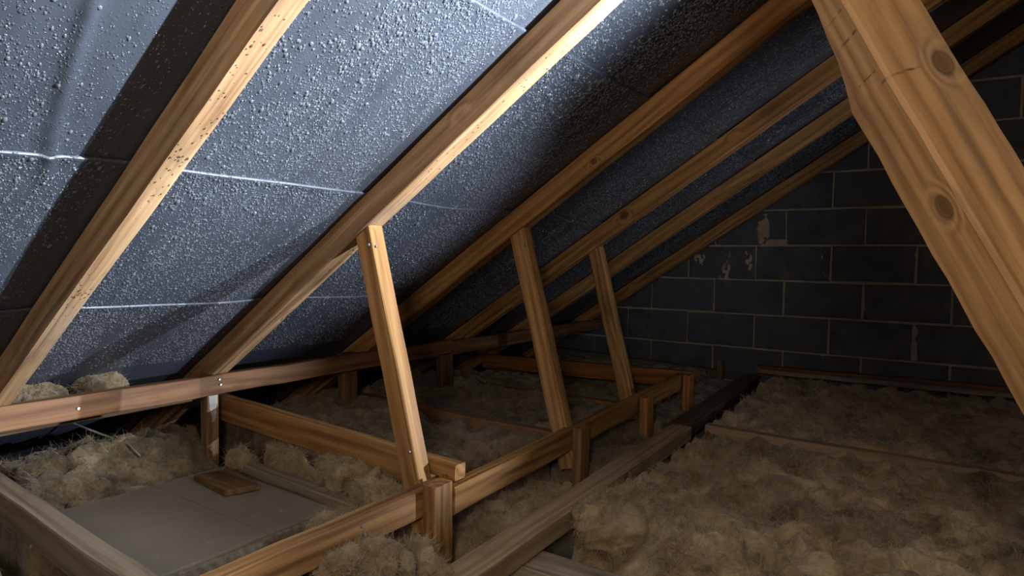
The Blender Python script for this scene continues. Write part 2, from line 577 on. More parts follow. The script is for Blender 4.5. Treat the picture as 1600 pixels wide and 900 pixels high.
for k, (x, z, w_, h_) in enumerate([(-1.32, -0.31, 0.42, 0.07), (-1.17, -0.02, 0.09, 0.27), (-1.015, 0.0, 0.06, 0.22),
        (-0.567, 0.0, 0.07, 0.22), (-0.11, -0.01, 0.05, 0.19), (-0.93, 0.21, 0.09, 0.21), (-0.84, 0.13, 0.22, 0.06),
        (-0.74, 0.36, 0.16, 0.10), (-0.8, 0.42, 0.07, 0.14), (-0.35, -0.23, 0.045, 0.22), (-0.8, -0.22, 0.05, 0.22),
        (-0.62, 0.34, 0.2, 0.04), (-1.28, -0.2, 0.05, 0.13), (-0.54, -0.62, 0.05, 0.14), (-0.08, -0.45, 0.045, 0.21),
        (-1.34, 0.02, 0.10, 0.10)]):
    smear(x, z, w_, h_, k * 1.37)

# roof membrane: lapped sheets that sag a little between the rafters
ceil = empty('ceiling_left')
tag(ceil, 'grey roofing membrane beaded with condensation between the rafters', kind='structure')
RAFT = [(0.604, 0.651), (1.210, 1.268), (1.912, 1.970), (2.662, 2.717), (3.322, 3.378), (4.150, 4.205)]   # near and far faces in y
SEAMS = [-2.75, -2.11, -1.515, -0.97, -0.36, 0.26, 0.88, 1.56]


def sag(u, y):
    s = np.zeros_like(y)
    edges = [-0.3] + [0.5 * (a + b) for a, b in RAFT] + [4.5]
    for a, b in zip(edges[:-1], edges[1:]):
        m = (y >= a) & (y < b)
        f = (y[m] - a) / (b - a)
        s[m] = np.sin(np.pi * f) ** 1.0
    P = np.stack([u * 0.6, y, np.zeros_like(u)], 1)
    fold = 0.007 * np.exp(-(fold_dist(u, y) / 0.010) ** 2) * np.clip((u + 1.10) / 0.15, 0, 1)
    return 0.010 * s + s * 0.010 * pnoise(P, 2.6, 3.0) + fold


def fold_dist(u, y):
    """distance from a long slack crease in the nearest bay"""
    return y - (0.424 - 0.17 * (u + 0.637) + 0.006 * np.sin(u * 9))


def roof_np(u, y, n):
    return np.stack([u * CT - n * ST, y, u * ST + n * CT + Z0], 1)


for a, b in zip(SEAMS[:-1], SEAMS[1:]):
    # the lower sheet laps inside the upper one; its upper edge is a folded lip that stands a little proud into the loft
    u1 = np.concatenate([np.linspace(a - 0.05, b - 0.05, 16), np.array([b - 0.02, b - 0.005, b + 0.001, b + 0.0035, b + 0.004])])
    dn1 = np.concatenate([np.linspace(-0.003, 0.0015, 16), np.array([0.002, 0.0036, 0.0046, 0.0036, -0.001])])
    ys = np.concatenate([np.linspace(-0.6, 0.3, 12), np.linspace(0.305, 0.60, 80), np.linspace(0.62, Y_WALL - 0.002, 120)])
    U, Yg = np.meshgrid(u1, ys, indexing='ij'); DN = np.repeat(dn1[:, None], len(ys), 1)
    U, Yg, DN = U.ravel(), Yg.ravel(), DN.ravel()
    wob = pnoise(np.stack([U * 0, Yg, U * 0 + a], 1), 3.0, 8.0) * 0.006
    n = N_TOP - sag(U, Yg) - DN + 0.002
    V = roof_np(U + wob, Yg, n)
    nu, ny = len(u1), len(ys)
    I = np.arange(nu * ny).reshape(nu, ny)
    F = np.stack([I[:-1, :-1].ravel(), I[:-1, 1:].ravel(), I[1:, 1:].ravel(), I[1:, :-1].ravel()], 1)
    # local frame along the slope so the texture follows it
    o = link_np('membrane_sheet', np.zeros((0, 3)), np.zeros((0, 4), int), MEMB) if False else None
    base = np.array(roof(0, 0, N_TOP))
    Lc = np.stack([(V - base) @ np.array([CT, 0, ST]), V[:, 1], (V - base) @ np.array([-ST, 0, CT])], 1)
    o = link_np('membrane_sheet', Lc, F, MEMB)
    o.matrix_basis = frame(Vector(base), (CT, 0, ST), (-ST, 0, CT))
    o.parent = ceil
# the slope on the far side of the ridge, out of the picture
r0 = (RIDGE_X, RIDGE_Z + Z0); r1 = (4.3, slope_z(4.3) + Z0)
V = [(r0[0], -0.6, r0[1]), (r0[0], Y_WALL, r0[1]), (r1[0], Y_WALL, r1[1]), (r1[0], -0.6, r1[1]),
     (r0[0], -0.6, r0[1] + .004), (r0[0], Y_WALL, r0[1] + .004), (r1[0], Y_WALL, r1[1] + .004), (r1[0], -0.6, r1[1] + .004)]
o = link('ceiling_right', V, [(0, 1, 2, 3), (7, 6, 5, 4), (0, 4, 5, 1), (2, 6, 7, 3)], MEMB)
tag(o, 'membrane of the opposite roof slope', kind='structure')


# ------------------------------------------------------------------ water drops on the membrane
def drops(name, u, y, n, r, parent, seg=6, squash=0.5, stretch=None, mat=None):
    """flattened half-drops hanging into the loft (towards -n)"""
    k = len(u)
    st = np.ones(k) if stretch is None else stretch
    rings = ((1.0, 0.0), (0.80, 0.62))
    V = np.zeros((k, seg * len(rings) + 1, 3))
    for ri, (rr, hh) in enumerate(rings):
        for s in range(seg):
            a = 2 * math.pi * (s + 0.5 * ri) / seg
            V[:, ri * seg + s] = roof_np(u + r * st * rr * math.cos(a), y + r * rr * math.sin(a), n - hh * r * squash * 1.3 + (0.0008 if ri == 0 else 0))
    V[:, -1] = roof_np(u, y, n - r * squash * 1.5)
    F = []
    for s in range(seg):
        t_ = (s + 1) % seg
        F += [(s, t_, seg + s), (t_, seg + t_, seg + s), (seg + s, seg + t_, 2 * seg)]
    F = np.array(F)
    base = (np.arange(k) * (seg * 2 + 1))[:, None, None]
    o = link_np(name, V.reshape(-1, 3), (base + F[None]).reshape(-1, 3), mat or WATER, parent)
    tag(o, kind='stuff')
    return o


def lap(u):
    d = np.zeros_like(u)
    for a, b in zip(SEAMS[:-1], SEAMS[1:]):
        m = (u >= a) & (u < b)
        d[m] = np.interp(u[m], [a, b - 0.05, b - 0.02, b - 0.006, b], [-0.003, 0.0015, 0.002, 0.0036, 0.0046])
    return d


BAYS = [(0.24, 0.596, -1.75, -0.30, 38000), (0.660, 1.20, -1.9, -0.02, 42000), (1.285, 1.900, -1.9, 0.12, 30000),
        (1.985, 2.650, -1.9, 0.2, 20000), (2.73, 3.31, -1.8, 0.25, 13000), (3.39, 4.13, -1.7, 0.25, 8000)]
for bi, (ya, yb, ua, ub, dens) in enumerate(BAYS):
    cnt = int((yb - ya) * (ub - ua) * dens)
    u = RNG.uniform(ua, ub, cnt); y = RNG.uniform(ya, yb, cnt)
    # gather into rough rows down the slope, leave dry run-off tracks
    P = np.stack([u * 0.35, y, u * 0], 1)
    y = y + pnoise(P, 60.0, bi) * 0.006
    P = np.stack([u * 0.18, y, u * 0], 1)
    tracks = pnoise(P, 14.0, bi + 5.0)
    patch = pnoise(np.stack([u, y, u * 0], 1), 4.0, bi + 9.0)
    keep = (RNG.uniform(0, 1, cnt) < np.clip(0.72 + 0.9 * tracks + 0.6 * patch, 0.10, 1.0)) & (y - ya > RNG.uniform(0, 0.03, cnt)) & (yb - y > RNG.uniform(0.005, 0.075, cnt))
    keep &= (np.abs(fold_dist(u, y)) > 0.009) | (u < -1.0)
    u, y, tr = u[keep], y[keep], tracks[keep]
    r = np.clip(RNG.lognormal(math.log(0.00135), 0.36, len(u)), 0.0008, 0.0042)
    big = RNG.uniform(0, 1, len(u)) < 0.02; r[big] *= 1.5
    r *= (1.0 + 0.20 * bi)
    st = RNG.uniform(0.9, 1.9, len(u))
    if bi == 1:        # a wet run of fat drops near the top
        k = 75
        f = RNG.uniform(0, 1, k)
        u = np.concatenate([u, -0.60 + 0.13 * f + RNG.normal(0, 0.012, k)]); y = np.concatenate([y, 0.72 + 0.30 * f + RNG.normal(0, 0.006, k)])
        r = np.concatenate([r, RNG.uniform(0.0022, 0.0042, k)]); st = np.concatenate([st, RNG.uniform(0.9, 1.5, k)])
    n = N_TOP - sag(u, y) - lap(u) + 0.002
    drops('water_drops', u, y, n, r, ceil, 6 if bi < 3 else 5, 0.45 if bi < 2 else 0.7, st)

# ------------------------------------------------------------------ rafters
RLAB = ['nearest rafter, at far left, with its brightly torchlit underside beaded with drops',
        'second rafter from the left, pale lit underside, carrying the nearest strut',
        'third rafter from the left, orange brown, carrying the middle strut',
        'fourth rafter from the left with a dark knot, carrying the farthest strut',
        'fifth rafter from the left, thin and dim, without a strut',
        'last rafter, tight against the block gable wall']
RTINT = [(0.98, 1.06, 1.35), (0.95, 1.0, 1.25), (0.95, 0.84, 0.72), (0.85, 0.74, 0.62), (0.80, 0.72, 0.64), (0.78, 0.68, 0.55)]  # first two paler: overexposed torchlight put into their colour
rafters = []
for i, (ya, yb) in enumerate(RAFT):
    nb = N_BOT if i else N_BOT
    yc = (ya + yb) / 2; nc = (nb + N_TOP - 0.001) / 2
    dy = [0, 0, 0.0, 0.05, 0.06, 0.03][i]
    wm = WOOD if i not in (2, 3) else make_wood('rafter_pine_knotty', *RAFTER_TONES, knots=[[((1.99, -0.029, -0.012), 0.008)], [((1.74, -0.0275, 0.008), 0.014)]][i - 2])
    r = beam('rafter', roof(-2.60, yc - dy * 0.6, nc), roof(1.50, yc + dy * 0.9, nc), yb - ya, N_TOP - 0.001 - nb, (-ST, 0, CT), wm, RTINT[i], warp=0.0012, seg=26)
    tag(r, RLAB[i], 'rafter', 'rafters of the left roof slope')
    rafters.append(r)
# drops caught on the two lit undersides
for ri, cnt in ((0, 170), (1, 70)):
    ya, yb = RAFT[ri]
    u = RNG.uniform(-1.5, -0.5 if ri == 0 else -0.2, cnt); y = RNG.uniform(ya + 0.006, yb - 0.006, cnt)
    o = drops('water_drops', u, y, np.full(cnt, N_BOT + 0.0005), RNG.uniform(0.0009, 0.0022, cnt), None, 8, 0.5, RNG.uniform(1.0, 2.2, cnt), CLEAR)
    child(o, rafters[ri])

# ------------------------------------------------------------------ struts under the second, third and fourth rafters
def strut(y0, y1, utop, wx, bot, mat, tint, label):
    pt = roof(utop, (y0 + y1) / 2, N_BOT + 0.002); pb = rel(bot[0], (y0 + y1) / 2, bot[1])
    dr = (pt - pb).normalized()
    top = pt + dr * 0.03
    o = beam('strut', pb, top, wx, y1 - y0, (0, -1, 0), mat, tint, warp=0.0015)
    # cut the head to the rafter's underside
    bm = bmesh.new(); bm.from_mesh(o.data)
    mi = o.matrix_basis.inverted()
    co = mi @ roof(0, 0, N_BOT - 0.0005); no = mi.to_3x3() @ Vector((-ST, 0, CT))
    res = bmesh.ops.bisect_plane(bm, geom=bm.verts[:] + bm.edges[:] + bm.faces[:], plane_co=co, plane_no=no, clear_outer=True)
    ed = [e for e in res['geom_cut'] if isinstance(e, bmesh.types.BMEdge)]
    bmesh.ops.contextual_create(bm, geom=ed)
    bm.to_mesh(o.data); bm.free()
    return tag(o, label, 'strut', 'struts between the rafters and the runner')


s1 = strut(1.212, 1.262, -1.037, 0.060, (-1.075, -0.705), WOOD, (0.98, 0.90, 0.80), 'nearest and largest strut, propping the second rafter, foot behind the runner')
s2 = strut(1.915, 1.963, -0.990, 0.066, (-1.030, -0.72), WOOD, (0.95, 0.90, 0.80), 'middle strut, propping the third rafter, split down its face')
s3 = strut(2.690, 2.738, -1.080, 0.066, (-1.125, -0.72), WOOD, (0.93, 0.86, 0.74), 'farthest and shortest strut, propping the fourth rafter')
for s, pts in ((s1, [(-1.262, 1.209, 0.035), (-1.235, 1.209, 0.03), (-1.112, 1.209, -0.50)]), (s2, [(-1.215, 1.912, 0.05)]), (s3, [(-1.29, 2.687, -0.02)])):
    for p in pts: disc_nail('nail', rel(*p), (0, -1, 0), s)

# ------------------------------------------------------------------ outer purlin on its short posts
pur = beam('purlin', rel(-2.000, 0.15, -0.428), rel(-2.000, 2.46, -0.436), 0.040, 0.066, (0, 0, 1), WOOD_OLD, (0.92, 0.70, 0.56), warp=0.002)
tag(pur, 'long low timber running under the feet of the rafters at left', 'purlin')
for y in (0.80, 1.222, 1.226, 1.82): disc_nail('nail', rel(-1.979, y, -0.425 + (0.012 if y == 1.222 else -0.006)), (1, 0, 0), pur)
# black ragged knot on the lower edge
lat = beam('purlin', rel(-2.010, 2.30, -0.445), rel(-2.060, 4.30, -0.47), 0.040, 0.07, (0, 0, 1), WOOD_OLD, (0.8, 0.68, 0.58))
tag(lat, 'dark low timber continuing towards the gable wall behind the struts', 'purlin')


def post_(x0, x1, y0, y1, zt, zb, mat, tint, label, group):
    o = beam('post', rel((x0 + x1) / 2, (y0 + y1) / 2, zb), rel((x0 + x1) / 2, (y0 + y1) / 2, zt), y1 - y0, x1 - x0, (1, 0, 0), mat, tint, warp=0.001, seg=3)
    return tag(o, label, 'post', group)


GP = 'short posts under the low left timber'
p = post_(-2.062, -2.021, 1.203, 1.246, -0.397, -0.78, WOOD_OLD, (1.1, 1.0, 0.9), 'short white mould-stained post under the low left timber, by the second rafter', GP)
post_(-2.062, -2.022, 0.52, 0.575, -0.397, -0.78, WOOD_OLD, (0.9, 0.9, 0.8), 'short greenish post at the left edge of the picture', GP)
post_(-2.062, -2.022, 1.800, 1.875, -0.400, -0.78, WOOD_OLD, (0.7, 0.66, 0.5), 'short dark post in shadow under the third rafter foot', GP)
post_(-2.022, -1.978, 2.385, 2.465, -0.470, -0.78, WOOD_OLD, (0.8, 0.72, 0.58), 'short broad post at the end of the low left timber, under the fourth rafter', GP)
# white mould on the face of the second post
mm = link_np('mould_patch', *(lambda: (
    (lambda G: np.stack([np.full(len(G), -2.0195), 1.2245 + G[:, 0] * 0.016 * np.clip(1.1 - G[:, 1] * 0.8 + 0.3 * pnoise(np.stack([G[:, 0], G[:, 1] * 6, G[:, 1] * 0], 1), 1.5, 2), 0.15, 1), -0.468 - G[:, 1] * 0.095 + Z0], 1))(
        np.array([(a, b) for b in np.linspace(0, 1, 14) for a in np.linspace(-1, 1, 7)])),
    np.array([(j * 7 + i, j * 7 + i + 1, (j + 1) * 7 + i + 1, (j + 1) * 7 + i) for j in range(13) for i in range(6)])))(), MOULD)
mm['label'] = 'white mould on the post face'
child(mm, p)

# ------------------------------------------------------------------ runner on the strut feet, two lengths, and its posts
r1 = beam('runner', rel(-1.062, 0.42, -0.609), rel(-1.062, 1.268, -0.612), 0.044, 0.070, (0, 0, 1), WOOD, (0.86, 0.80, 0.76), warp=0.002)
tag(r1, 'near length of low runner timber with saw-marked face, bottom left centre', 'runner', 'runner lengths joining the strut feet')
r2 = beam('runner', rel(-1.016, 1.252, -0.617), rel(-1.052, 3.20, -0.606), 0.040, 0.072, (0, 0, 1), WOOD, (0.78, 0.68, 0.55), warp=0.002)
tag(r2, 'far length of low runner timber receding towards the gable wall', 'runner', 'runner lengths joining the strut feet')
disc_nail('nail', rel(-1.0395, 0.98, -0.598), (1, 0, 0), r1); disc_nail('nail', rel(-1.0395, 0.985, -0.618), (1, 0, 0), r1)
GR = 'short posts along the runner'
post_(-1.040, -0.996, 1.178, 1.246, -0.562, -0.80, WOOD, (0.88, 0.78, 0.64), 'stubby upright post nailed to the runner beside the nearest strut foot', GR)
post_(-1.058, -1.037, 1.262, 1.302, -0.56, -0.645, WOOD, (0.95, 0.82, 0.64), 'small offcut under the start of the far runner length', GR)
post_(-1.008, -0.975, 1.908, 1.975, -0.572, -0.80, WOOD_OLD, (0.92, 0.84, 0.66), 'upright post on the runner beside the middle strut foot', GR)
post_(-1.006, -0.972, 2.50, 2.575, -0.570, -0.80, WOOD, (0.82, 0.70, 0.50), 'slim post on the runner between the middle and farthest struts', GR)
post_(-1.022, -0.988, 3.095, 3.165, -0.566, -0.80, WOOD, (0.85, 0.58, 0.42), 'reddish post at the far end of the runner', GR)

# ------------------------------------------------------------------ ties between the outer purlin and the runner
def tie(p0, p1, wy, hz, mat, tint, label, notch=None, name='tie_beam'):
    o = beam(name, rel(*p0), rel(*p1), wy, hz, (0, 0, 1), mat, tint, notch=notch, warp=0.002)
    return tag(o, label, 'beam', 'cross timbers between purlin and runner')


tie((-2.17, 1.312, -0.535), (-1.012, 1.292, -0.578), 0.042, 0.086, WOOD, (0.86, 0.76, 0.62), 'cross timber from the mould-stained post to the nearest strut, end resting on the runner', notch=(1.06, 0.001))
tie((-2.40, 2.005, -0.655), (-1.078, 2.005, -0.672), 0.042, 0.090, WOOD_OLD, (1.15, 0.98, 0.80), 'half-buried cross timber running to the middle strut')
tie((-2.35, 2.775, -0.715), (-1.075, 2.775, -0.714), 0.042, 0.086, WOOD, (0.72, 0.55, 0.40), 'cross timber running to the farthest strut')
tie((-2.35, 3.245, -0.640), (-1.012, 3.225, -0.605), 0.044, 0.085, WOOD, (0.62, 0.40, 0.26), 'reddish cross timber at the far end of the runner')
t0 = tie((-2.10, 0.622, -0.616), (-1.086, 0.561, -0.616), 0.050, 0.072, WOOD_GREY, (1.05, 0.96, 0.88), 'dusty timber slanting across the bottom left corner, in front of the pale panel')

# ------------------------------------------------------------------ joists, planks and boards at floor level
def joist(p0, p1, wy, hz, mat, tint, label, name='joist', cat='joist', group='joists among the insulation'):
    o = beam(name, rel(*p0), rel(*p1), wy, hz, (0, 0, 1), mat, tint, warp=0.002)
    return tag(o, label, cat, group)


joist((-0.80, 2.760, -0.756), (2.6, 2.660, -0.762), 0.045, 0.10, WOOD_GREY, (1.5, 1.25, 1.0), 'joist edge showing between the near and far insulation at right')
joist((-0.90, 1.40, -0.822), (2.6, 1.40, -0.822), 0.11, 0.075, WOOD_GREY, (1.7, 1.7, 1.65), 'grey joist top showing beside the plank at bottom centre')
joist((-2.4, 0.36, -0.80), (-1.1, 0.40, -0.80), 0.05, 0.10, WOOD_GREY, (0.9, 0.9, 0.9), 'low grey joist in the bottom left corner')
pl = 'planks laid over the joists'
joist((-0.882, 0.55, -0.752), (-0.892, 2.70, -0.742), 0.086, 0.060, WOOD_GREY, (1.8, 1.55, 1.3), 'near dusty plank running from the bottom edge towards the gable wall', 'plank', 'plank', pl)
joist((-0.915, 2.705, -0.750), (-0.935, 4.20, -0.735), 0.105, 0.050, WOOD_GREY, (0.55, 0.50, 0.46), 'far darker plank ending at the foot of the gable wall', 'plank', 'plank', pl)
joist((-0.90, 4.235, -0.690), (1.6, 4.215, -0.672), 0.030, 0.030, WOOD_GREY, (1.0, 0.98, 1.0), 'grey batten lying along the foot of the gable wall at right', 'batten', 'batten', 'battens along the gable wall')
joist((-0.93, 4.300, -0.690), (1.6, 4.300, -0.655), 0.060, 0.05, WOOD, (0.42, 0.32, 0.26), 'dark timber behind the grey batten against the gable wall', 'batten', 'batten', 'battens along the gable wall')
joist((-2.40, 4.18, -0.685), (-1.14, 4.20, -0.735), 0.045, 0.060, WOOD_GREY, (0.55, 0.48, 0.42), 'dark low timber along the gable wall at left of the plank', 'batten', 'batten', 'battens along the gable wall')
post_(-1.135, -1.102, 4.10, 4.16, -0.630, -0.80, WOOD_OLD, (0.8, 0.75, 0.6), 'small dim post at the gable wall end beside the far plank', GR)

# pale ceiling panel between the ties, its batten and a wooden offcut
pan = empty('plasterboard_sheet', rel(-1.66, 0.95, -0.74))
tag(pan, 'pale dusty rectangular panel lying between the timbers at bottom left', 'panel')
V, F = box_mesh(-0.30, 0.281, -0.245, 0.035, -0.02, 0.040); b1 = link('panel_board', V, F, BOARD, pan)
V, F = box_mesh(-0.30, 0.281, 0.037, 0.140, -0.02, 0.0395); b2 = link('panel_board', V, F, BOARD, pan)
V, F = box_mesh(-0.30, 0.279, 0.142, 0.262, -0.02, 0.0385); b3 = link('panel_board', V, F, BOARD, pan)
V, F = box_mesh(0.281, 0.293, -0.245, 0.240, -0.02, 0.034); e1 = link('edge_trim', V, F, WOOD_GREY, pan)
for o_ in (b1, b2, b3, e1):
    md = o_.modifiers.new('bevel', 'BEVEL'); md.width = 0.002; md.segments = 2
pan.rotation_euler = (0, 0, math.radians(-1.0))
bt = joist((-1.84, 1.222, -0.680), (-1.30, 1.205, -0.688), 0.045, 0.030, WOOD_GREY, (1.05, 1.02, 0.92), 'pale batten along the right side of the pale panel', 'batten', 'batten', 'pieces lying on the panel')
V = [(-0.12, -0.035, 0), (0.09, -0.060, 0), (0.125, 0.035, 0), (-0.085, 0.075, 0)]
V += [(x * 0.97, y * 0.97, 0.017) for x, y, _ in V]
oc = link('wood_offcut', V, [(3, 2, 1, 0), (4, 5, 6, 7), (0, 1, 5, 4), (1, 2, 6, 5), (2, 3, 7, 6), (3, 0, 4, 7)], WOOD_OLD, None, rel(-1.782, 1.118, -0.699))
oc.color = (0.75, 0.68, 0.48, 1)
md = oc.modifiers.new('bevel', 'BEVEL'); md.width = 0.003; md.segments = 2
tag(oc, 'brown offcut of wood on the back corner of the pale panel', 'offcut')
V, F = box_mesh(-0.16, 0.16, -0.05, 0.05, -0.006, 0.006)
gb = link('plasterboard_strip', V, F, CEIL, None, rel(-1.60, 0.50, -0.752)); gb.rotation_euler = (0, 0, math.radians(-4)); gb.color = (1, 1, 1, 1)
tag(gb, 'light grey strip of plasterboard under the slanting timber in the bottom left corner', 'board')

# a loose cable on the wool behind the low left timber
pts = [Vector(q) for q in [(-2.36, 0.88, -0.52), (-2.30, 0.92, -0.55), (-2.24, 0.955, -0.575), (-2.17, 0.98, -0.592), (-2.10, 0.99, -0.60), (-2.05, 1.0, -0.63)]]
V, F = [], []
for i, q in enumerate(pts):
    dr = (pts[min(i + 1, 5)] - pts[max(i - 1, 0)]).normalized(); e1 = dr.orthogonal().normalized(); e2 = dr.cross(e1)
    for k in range(8):
        a_ = k * math.pi / 4; V.append(q + (e1 * math.cos(a_) + e2 * math.sin(a_)) * 0.0035 + Vector((0, 0, Z0)))
for i in range(5):
    for k in range(8): F.append((i * 8 + k, i * 8 + (k + 1) % 8, (i + 1) * 8 + (k + 1) % 8, (i + 1) * 8 + k))
F += [tuple(range(7, -1, -1)), tuple(range(40, 48))]
co_ = link('cable', V, F, CABLE, smooth=True)
tag(co_, 'thin grey cable trailing over the insulation under the low left timber', 'cable')

# ------------------------------------------------------------------ the big leaning post at right
AX = Vector((0.456, 0, -0.890)).normalized(); NO = Vector((0.890, 0, 0.456)).normalized()
post_m = frame(rel(0, 0, 0), AX, NO)            # local X down the post, local Z = NO, local Y = z cross x


def post_local(o, y, t): return (t, -y if (NO.cross(AX)).y < 0 else y, o)


SGN = -1 if NO.cross(AX).y < 0 else 1
KP = 0.76
B, A, C, D = [(a * KP, b * KP) for a, b in ((0.0625, 1.0), (0.1465, 1.066), (0.000, 1.080), (0.084, 1.146))]
ts = list(np.linspace(-0.838, 0.905, 60))
V, F = [], []
rng = random.Random(5)
for t_ in ts:
    k = min(max((-0.22 * KP - t_) / (0.22 * KP), 0), 1); k = k * k * (3 - 2 * k)
    wane = 0.028 * KP * k + (0.002 if -0.25 < t_ < -0.205 else 0) + rng.uniform(-0.0008, 0.0008)
    fb = (C[0] + wane, C[1] - wane * 0.75)
    pts = []
    ring = [B, A, D, C]
    ring[3] = fb
    ch = [0.004, 0.004, 0.004, 0.007]
    for i in range(4):
        p, q, r_ = ring[i - 1], ring[i], ring[(i + 1) % 4]
        for s_ in (p, r_):
            l = math.hypot(s_[0] - q[0], s_[1] - q[1])
            pts.append((q[0] + (s_[0] - q[0]) / l * ch[i], q[1] + (s_[1] - q[1]) / l * ch[i]))
    j = (rng.uniform(-0.0006, 0.0006), rng.uniform(-0.0006, 0.0006))
    for o_, y_ in pts: V.append((t_, SGN * (y_ + j[1]), o_ + j[0]))
m_ = len(ts)
for i in range(m_ - 1):
    for k in range(8):
        F.append((i * 8 + k, i * 8 + (k + 1) % 8, (i + 1) * 8 + (k + 1) % 8, (i + 1) * 8 + k))
F.append(tuple(range(8))); F.append(tuple((m_ - 1) * 8 + k for k in range(8)))


def on_face(px, py, P0, P1):
    """where the eye ray through a picture point meets the post face through edges P0-P1, in the post's own frame"""
    d = RIGHT * ((px - 800) / 992.879) + DOWN * ((py - 450) / 992.879) + FWD
    o_, y_, t_ = d.dot(NO), d.y, d.dot(AX)
    nx, ny = P1[1] - P0[1], -(P1[0] - P0[0])
    s_ = (P0[0] * nx + P0[1] * ny) / (o_ * nx + y_ * ny)
    return (t_ * s_, SGN * y_ * s_, o_ * s_)


k1 = on_face(1475, 324, B, C); k2 = on_face(1474, 98, B, A)
cuts = []
for (x_, y_), rad, wd, left in (((1303, 27), 0.022, 0.8, True), ((1320, 66), 0.024, 1.3, True), ((1352, 125), 0.020, 0.8, True), ((1410, 113), 0.022, 1.6, False)):
    cuts.append((on_face(x_, y_, B, C if left else A), rad, wd))
WOOD_POST = make_wood('post_pine', (0.50, 0.300, 0.130), (0.37, 0.198, 0.080), (0.17, 0.082, 0.031), knots=[(k1, 0.0085), (k2, 0.0092)], cuts=cuts, stain=0.45, grain=1.2)
lp = link('leaning_post', V, F, WOOD_POST)
bm = bmesh.new(); bm.from_mesh(lp.data); bmesh.ops.recalc_face_normals(bm, faces=bm.faces); bm.to_mesh(lp.data); bm.free()
lp.matrix_basis = post_m
tag(lp, 'big square post leaning across the right side, with two round knots', 'post')


# ------------------------------------------------------------------ mineral wool
def grid_faces(nx, ny):
    I = np.arange(nx * ny).reshape(nx, ny)
    return np.stack([I[:-1, :-1].ravel(), I[1:, :-1].ravel(), I[1:, 1:].ravel(), I[:-1, 1:].ravel()], 1)


def lumpy(P, N, amp, seed, big=9.0):
    """displace points outwards into tufted lumps; N unit normals"""
    an = seed * 2.399; ca, sa = math.cos(an), math.sin(an)
    wx = 0.03 * pnoise(P, big * 0.6, seed + 11); wy = 0.03 * pnoise(P, big * 0.6, seed + 12)
    X, Yg = P[:, 0] + wx, P[:, 1] + wy
    Pw = np.stack([(X * ca + Yg * sa) * 0.62, (-X * sa + Yg * ca) * 1.25, P[:, 2]], 1)   # drawn out along one lie of the fibres
    b = 1.0 - 2.0 * np.abs(pnoise(Pw, big, seed))                        # pillowy lumps with creases between
    b2 = 1.0 - 2.0 * np.abs(pnoise(Pw, big * 2.4, seed + 1.3))
    b3 = pnoise(P, big * 7.0, seed + 2.1)
    b4 = pnoise(P, big * 15.0, seed + 3.7)
    h = 0.60 * b + 0.26 * b2 + 0.10 * b3 + 0.05 * b4
    out = P + N * (amp * h)[:, None]
    for ax in range(3):
        out[:, ax] += amp * (0.45 * pnoise(P, big * 1.8, seed + 5 + ax) + 0.10 * pnoise(P, big * 6, seed + 8 + ax))
    return out


def fibres(V, Nrm, cnt, mat, parent, seed, lmin=0.008, lmax=0.034, wid=0.00055):
    mat = STRAND if mat is WOOL else STRAND_DARK
    rg = np.random.default_rng(seed)
    idx = rg.integers(0, len(V), cnt)
    p = V[idx]; n = Nrm[idx]
    d = rg.normal(size=(cnt, 3)); d = d / np.linalg.norm(d, axis=1)[:, None] + n * 0.55
    d /= np.linalg.norm(d, axis=1)[:, None]
    e = rg.normal(size=(cnt, 3)); e -= (e * d).sum(1)[:, None] * d; e /= np.linalg.norm(e, axis=1)[:, None]
    s = np.cross(d, e)
    L = rg.uniform(lmin, lmax, cnt)[:, None]; c = rg.uniform(-0.5, 0.5, cnt)[:, None]
    pts = []
    for k, f in enumerate((0.0, 0.35, 0.7, 1.0)):
        q = p - n * 0.002 + d * L * f + e * L * c * f * f
        wv = wid * (1 - 0.75 * f)
        pts += [q - s * wv, q + s * wv]
    VV = np.stack(pts, 1).reshape(-1, 3)
    F = np.array([(0, 1, 3, 2), (2, 3, 5, 4), (4, 5, 7, 6)])
    FF = (np.arange(cnt)[:, None, None] * 8 + F[None]).reshape(-1, 4)
    o = link_np('fibres', VV, FF, mat, None)
    tag(o, kind='stuff')
    child(o, parent)
    return o


def normals_of(o):
    k = len(o.data.vertices); a = np.zeros(k * 3, np.float32)
    o.data.vertices.foreach_get('normal', a); v = np.zeros(k * 3, np.float32); o.data.vertices.foreach_get('co', v)
    return v.reshape(-1, 3), a.reshape(-1, 3)


